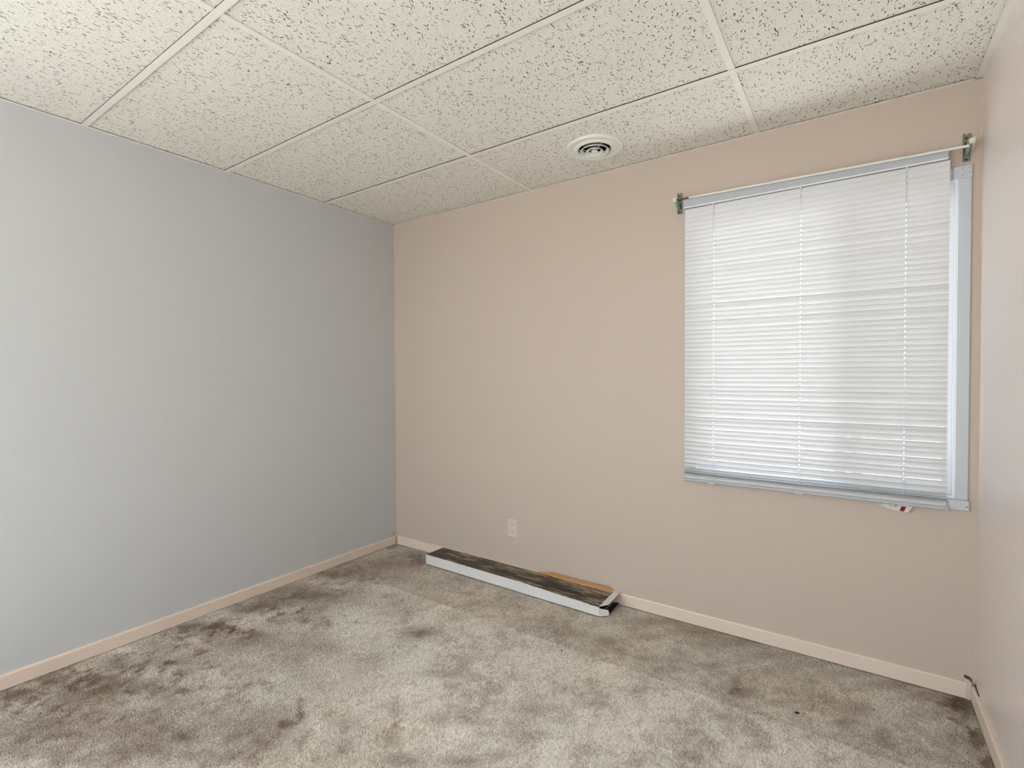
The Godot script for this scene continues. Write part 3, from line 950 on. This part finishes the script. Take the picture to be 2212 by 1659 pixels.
func build_outlet() -> void:
	var o := thing("wall_outlet", Vector3(1.043, 0.288, 0.0), "beige double power outlet on the wall above the flooring box", "outlet")
	var st := mb()
	# plate with sloped edges
	var hx := 0.036
	var hy := 0.057
	var ix := 0.031
	var iy := 0.052
	var z := 0.0055
	var lo := [Vector3(-hx, -hy, 0.0003), Vector3(hx, -hy, 0.0003), Vector3(hx, hy, 0.0003), Vector3(-hx, hy, 0.0003)]
	var hi := [Vector3(-ix, -iy, z), Vector3(ix, -iy, z), Vector3(ix, iy, z), Vector3(-ix, iy, z)]
	quad(st, hi[0], hi[1], hi[2], hi[3])
	for i in 4: quad(st, lo[i], lo[(i + 1) % 4], hi[(i + 1) % 4], hi[i])
	part("plate", st, M.plate, o)
	for s in [-1, 1]:
		st = mb()
		var ol := PackedVector2Array()
		for k in 24:
			var a := TAU * k / 24
			ol.append(Vector2(0.0165 * cos(a), s * 0.0205 + clampf(0.0165 * sin(a), -0.0135, 0.0135)))
		prism(st, ol, z - 0.001, z + 0.0022, "xy")
		var face := part("socket", st, M.plate, o)
		for sx in [-1, 1]:
			st = mb()
			box(st, Vector3(sx * 0.0065 - 0.0013, s * 0.0205 - 0.001, z + 0.0020), Vector3(sx * 0.0065 + 0.0013, s * 0.0205 + 0.0085, z + 0.0024))
			part("slot", st, M.slot, face)
	st = mb()
	lathe(st, [Vector2(0.003, 0), Vector2(0.0026, 0.0010), Vector2(0, 0.0014)], 12)
	var sc := part("screw", st, M.plate, o, Vector3(0, 0, z))
	sc.rotation.x = PI / 2

func build_box() -> void:
	# long carton of laminate boards; own axes: x along the wall, z out from it, base at the left rear corner
	var o := thing("flooring_box", Vector3(0.474, 0.003, 0.0), "long torn white carton of dark wood-look flooring planks on the carpet", "box")
	var L := 1.243
	var zf := func(x: float) -> float: return 0.178 + 0.022 * x / L      # front edge
	var zb := 0.017
	var ht := func(x: float) -> float: return 0.061 - 0.004 * x / L
	var th := 0.0022
	var tear := 0.728
	# bottom
	var st := mb()
	sheet(st, Vector3(0, th, zf.call(0.0)), Vector3(L, th, zf.call(L)), Vector3(L, th, zb), Vector3(0, th, zb), th)
	part("base", st, M.card_white, o)
	# left end
	st = mb()
	sheet(st, Vector3(0, 0.001, zb), Vector3(0, 0.001, zf.call(0.0)), Vector3(0, ht.call(0.0), zf.call(0.0)), Vector3(0.004, ht.call(0.0), zb), th)
	part("end_panel", st, M.card_white, o)
	# front, whole on the left
	st = mb()
	sheet(st, Vector3(0, 0.0, zf.call(0.0)), Vector3(tear, 0.0, zf.call(tear)), Vector3(tear, ht.call(tear) - 0.001, zf.call(tear) - 0.001), Vector3(0, ht.call(0.0), zf.call(0.0) - 0.001), th)
	part("front_panel", st, M.card_white, o)
	# and torn along its top on the right, leaning outwards a little
	st = mb()
	var prev := Vector3.ZERO
	var prevt := Vector3.ZERO
	var steps := 64
	for k in steps + 1:
		var x := tear + (L - tear) * k / steps
		var f := float(k) / steps
		var jag := rng.randf_range(-0.0022, 0.0022) * (1.0 if k % 2 else 0.4)
		var hh := 0.0605 - 0.0165 * f + jag
		var bow := 0.0015 * sin(PI * minf(1.0, f * 1.1))
		var b := Vector3(x, 0.0, zf.call(x) + 0.002)
		var t := Vector3(x, hh, zf.call(x) + 0.001 + bow)
		if k > 0:
			quad(st, prev, b, t, prevt)
			var back := Vector3(0, 0, -th)
			quad(st, b + back, prev + back, prevt + back, t + back)
			quad(st, prevt, t, t + back, prevt + back)
		prev = b
		prevt = t
	part("torn_front_panel", st, M.card_white, o)
	# the end of the front panel is folded inwards round the open end
	st = mb()
	var q0 := Vector3(L, 0.0, zf.call(L) + 0.0025)
	var q1 := Vector3(L + 0.036, 0.001, zf.call(L) - 0.026)
	sheet(st, q0, q1, q1 + Vector3(0.0, 0.028, -0.003), q0 + Vector3(-0.003, 0.041, 0.001), 0.002)
	sheet(st, q1, q1 + Vector3(0.004, 0.006, -0.006), q1 + Vector3(0.002, 0.020, -0.006), q1 + Vector3(0.0, 0.028, -0.003), 0.002)
	part("side_flap", st, M.card_white, o)
	# rear panel
	st = mb()
	sheet(st, Vector3(L, 0.0, zb), Vector3(0, 0.0, zb), Vector3(0.004, 0.058, zb), Vector3(L, 0.054, zb), th)
	part("rear_panel", st, M.card_white, o)
	# printed lid, dark oak
	st = mb()
	var nx := 40
	var sag := func(x: float, z: float) -> float:
		var f := clampf((x - tear) / (L - tear), 0.0, 1.0)
		return float(ht.call(x)) - 0.014 * f * smoothstep(0.02, 0.2, z)
	for k in nx:
		var xa := 0.003 + (L - 0.005) * k / nx
		var xb := 0.003 + (L - 0.005) * (k + 1) / nx
		for j in 3:
			var za := func(x: float, jj: int) -> float: return zb + (float(zf.call(x)) - 0.0025 - zb) * jj / 3.0
			var a := Vector3(xa, sag.call(xa, za.call(xa, j + 1)), za.call(xa, j + 1))
			var b := Vector3(xb, sag.call(xb, za.call(xb, j + 1)), za.call(xb, j + 1))
			var c := Vector3(xb, sag.call(xb, za.call(xb, j)), za.call(xb, j))
			var d := Vector3(xa, sag.call(xa, za.call(xa, j)), za.call(xa, j))
			quad(st, a, b, c, d, Vector2(xa / L, (j + 1) / 3.0), Vector2(xb / L, (j + 1) / 3.0), Vector2(xb / L, j / 3.0), Vector2(xa / L, j / 3.0))
			var dn := Vector3(0, -0.002, 0)
			quad(st, d + dn, c + dn, b + dn, a + dn)
	var lid := part("printed_lid", st, M.oak, o)
	lid.set_meta("label", "dark sawn oak print on top")
	# pale rim of the fold on the left half
	st = mb()
	tube(st, [Vector3(0.001, ht.call(0.0) - 0.0004, zb + 0.01), Vector3(0.001, ht.call(0.0) - 0.0004, zf.call(0.0) - 0.001), Vector3(tear, ht.call(tear) - 0.0012, zf.call(tear) - 0.0015)], 0.0011, 6)
	part("folded_edge", st, M.card_white, o)
	# torn strip of brown inside card that stands up at the back
	st = mb()
	var xs0 := 0.768
	var xs1 := 1.232
	prev = Vector3.ZERO
	for k in 41:
		var f := k / 40.0
		var x := lerpf(xs0, xs1, f)
		var wob := 0.0012 * sin(k * 1.9) + rng.randf_range(-0.0006, 0.0006)
		var top := lerpf(0.004, 0.0185, smoothstep(0.0, 0.22, f)) * (1.0 - smoothstep(0.975, 1.0, f) * 0.4) + wob
		var a := Vector3(x, ht.call(x) - 0.001, zb + 0.006)
		var b := Vector3(x, float(ht.call(x)) + top, zb - 0.003)
		if k > 0:
			sheet(st, prev, a, b, prevt, 0.0025)
		prev = a
		prevt = b
	part("torn_flap", st, M.card_brown, o).set_meta("label", "torn strip showing brown inside card")
	st = mb()
	tube(st, [Vector3(xs0 + 0.10, ht.call(xs0) + 0.001, zb + 0.007), Vector3(1.0, float(ht.call(1.0)) + 0.0008, zb + 0.0085), Vector3(xs1, float(ht.call(xs1)) + 0.0005, zb + 0.008)], 0.0012, 6)
	part("torn_edge", st, M.card_white, o)
	# top flap of the open end
	st = mb()
	var fa := Vector3(L - 0.002, 0.049, zf.call(L) - 0.004)
	var fb := Vector3(L - 0.001, 0.0590, zb + 0.012)
	var fc := Vector3(L + 0.036, 0.0640, zb - 0.004)
	var fd := Vector3(L + 0.033, 0.0530, 0.158)
	sheet(st, fa, fd, fc, fb, 0.002)
	part("top_flap", st, M.card_white, o).set_meta("label", "white end flap bent outwards")
	# bottom flap
	st = mb()
	sheet(st, Vector3(L, 0.004, zf.call(L) - 0.006), Vector3(L + 0.040, 0.010, 0.150), Vector3(L + 0.034, 0.012, zb + 0.01), Vector3(L, 0.004, zb + 0.004), 0.002)
	part("bottom_flap", st, M.card_dark, o)
	# boards inside, seen from the open end
	for k in 4:
		st = mb()
		var y := 0.004 + 0.0105 * k
		bevel_box(st, Vector3(0.02, y, zb + 0.006), Vector3(L - 0.004 - 0.002 * (k % 2), y + 0.0085, zf.call(0.0) - 0.010), 0.001)
		part("plank", st, M.card_dark, o)

func build_tag() -> void:
	# paper care tag that pokes out below the bottom rail
	var o := thing("paper_tag", Vector3(2.90, 0.716, 0.0195), "white paper tag with a red square, poking out below the blind", "tag")
	var st := mb()
	var ol := PackedVector2Array([Vector2(-0.068, 0.004), Vector2(-0.045, -0.006), Vector2(-0.015, -0.0175), Vector2(0.020, -0.0265), Vector2(0.048, -0.0310), Vector2(0.062, -0.0300), Vector2(0.074, -0.0140), Vector2(0.078, 0.004)])
	prism(st, ol, 0.0, 0.0005, "xy")
	part("paper", st, M.paper, o)
	st = mb()
	prism(st, PackedVector2Array([Vector2(0.036, -0.0270), Vector2(0.051, -0.0285), Vector2(0.058, -0.008), Vector2(0.043, -0.006)]), 0.0005, 0.0007, "xy")
	var red := part("red_mark", st, M.red, o)
	st = mb()
	prism(st, PackedVector2Array([Vector2(0.043, -0.022), Vector2(0.048, -0.0225), Vector2(0.051, -0.012), Vector2(0.046, -0.0115)]), 0.0007, 0.0008, "xy")
	prism(st, PackedVector2Array([Vector2(0.0415, -0.018), Vector2(0.0515, -0.019), Vector2(0.0520, -0.0172), Vector2(0.0420, -0.0162)]), 0.0007, 0.0008, "xy")
	part("symbol", st, M.ink, red)
	st = mb()
	for q in [[Vector2(-0.052, -0.002), Vector2(-0.040, -0.005)], [Vector2(-0.040, -0.001), Vector2(-0.036, -0.008)], [Vector2(-0.030, 0.0), Vector2(-0.026, -0.009)], [Vector2(-0.022, 0.0), Vector2(-0.019, -0.011)], [Vector2(-0.033, -0.003), Vector2(-0.024, -0.004)]]:
		tube(st, [Vector3(q[0].x, q[0].y, 0.0006), Vector3(q[1].x, q[1].y, 0.0006)], 0.0006, 5)
	var arc := []
	for k in 9:
		var a := PI + PI * k / 8.0
		arc.append(Vector3(0.015 + 0.013 * cos(a), -0.002 + 0.011 * sin(a), 0.0006))
	tube(st, arc, 0.0006, 5)
	tube(st, [Vector3(0.018, -0.002, 0.0006), Vector3(0.028, -0.010, 0.0006)], 0.0006, 5)
	part("print", st, M.ink, o)

func build_crumbs() -> void:
	var spots := [[2.620, 0.472, 0.006, "dark crumb on the carpet right of the large stain"], [0.397, 1.045, 0.0035, "dark crumb on the carpet near the grey wall"], [1.712, 0.587, 0.0035, "small dark crumb on the carpet beside the seam"]]
	for s in spots:
		var o := thing("carpet_crumb", Vector3(s[0], 0.002, s[1]), s[3], "crumb", "crumbs on the carpet")
		var st := mb()
		var r: float = s[2]
		var pr := []
		for k in 7:
			var a := -PI / 2 + PI * k / 6.0
			pr.append(Vector2(r * maxf(0.0, cos(a)) * (1.0 + 0.2 * sin(k * 2.3)), r * 0.6 * sin(a) + r * 0.6))
		lathe(st, pr, 9)
		var p := part("lump", st, M.crumb, o)
		p.scale = Vector3(1.5, 1.0, 0.8)
		p.rotation.y = rng.randf() * TAU

func build_outside() -> void:
	var o := thing("pavement", Vector3.ZERO, "pale concrete pavement outside the window", "pavement", "", "structure")
	var st := mb()
	box(st, Vector3(-12, -0.35, -14), Vector3(15, -0.25, 18))
	part("slab", st, M.pavement, o)

func _ready() -> void:
	rng.seed = 20240611
	# --- camera
	var cam := Camera3D.new()
	cam.name = "camera"
	cam.fov = 75.2971
	cam.near = 0.05
	cam.far = 80.0
	cam.position = Vector3(2.7816, 1.2400, 2.5322)
	cam.rotation_degrees = Vector3(-1.0518, 34.4677, -0.2418)
	add_child(cam)
	cam.current = true
	# --- sky: bright overcast
	var sm := ProceduralSkyMaterial.new()
	sm.sky_top_color = Color(0.86, 0.935, 1.0)
	sm.sky_horizon_color = Color(0.92, 0.97, 1.0)
	sm.ground_bottom_color = Color(0.58, 0.60, 0.62)
	sm.ground_horizon_color = Color(0.80, 0.83, 0.86)
	sm.sun_angle_max = 0.0
	var sky := Sky.new()
	sky.sky_material = sm
	var env := Environment.new()
	env.background_mode = Environment.BG_SKY
	env.sky = sky
	env.background_energy_multiplier = 5.3
	env.ambient_light_source = Environment.AMBIENT_SOURCE_SKY
	env.tonemap_mode = Environment.TONE_MAPPER_LINEAR
	env.tonemap_exposure = 0.965
	env.sdfgi_enabled = true
	env.ssao_enabled = true
	env.ssil_enabled = true
	var we := WorldEnvironment.new()
	we.name = "world_environment"
	we.environment = env
	add_child(we)
	# --- sun, along the building: it lights the pavement and enters no window
	var sun := DirectionalLight3D.new()
	sun.name = "sun"
	sun.light_color = Color(0.94, 0.98, 1.0)
	sun.light_energy = 12.5
	sun.light_angular_distance = 0.6
	sun.shadow_enabled = true
	add_child(sun)
	sun.look_at_from_position(Vector3(4, 8, 0), Vector3(-1, 0, 0))
	# --- the place
	make_materials()
	build_walls()
	build_floor()
	build_ceiling()
	build_baseboards()
	build_window()
	build_outside()
	# --- the things
	build_blind()
	build_rod()
	build_bracket(Vector3(2.0625, 2.088, 0.0), -1.0, "curtain rod bracket at the left, by the brown rod end")
	build_bracket(Vector3(3.1255, 2.088, 0.0), 1.0, "curtain rod bracket at the right, near the room corner")
	build_vent()
	build_outlet()
	build_box()
	build_tag()
	build_crumbs()
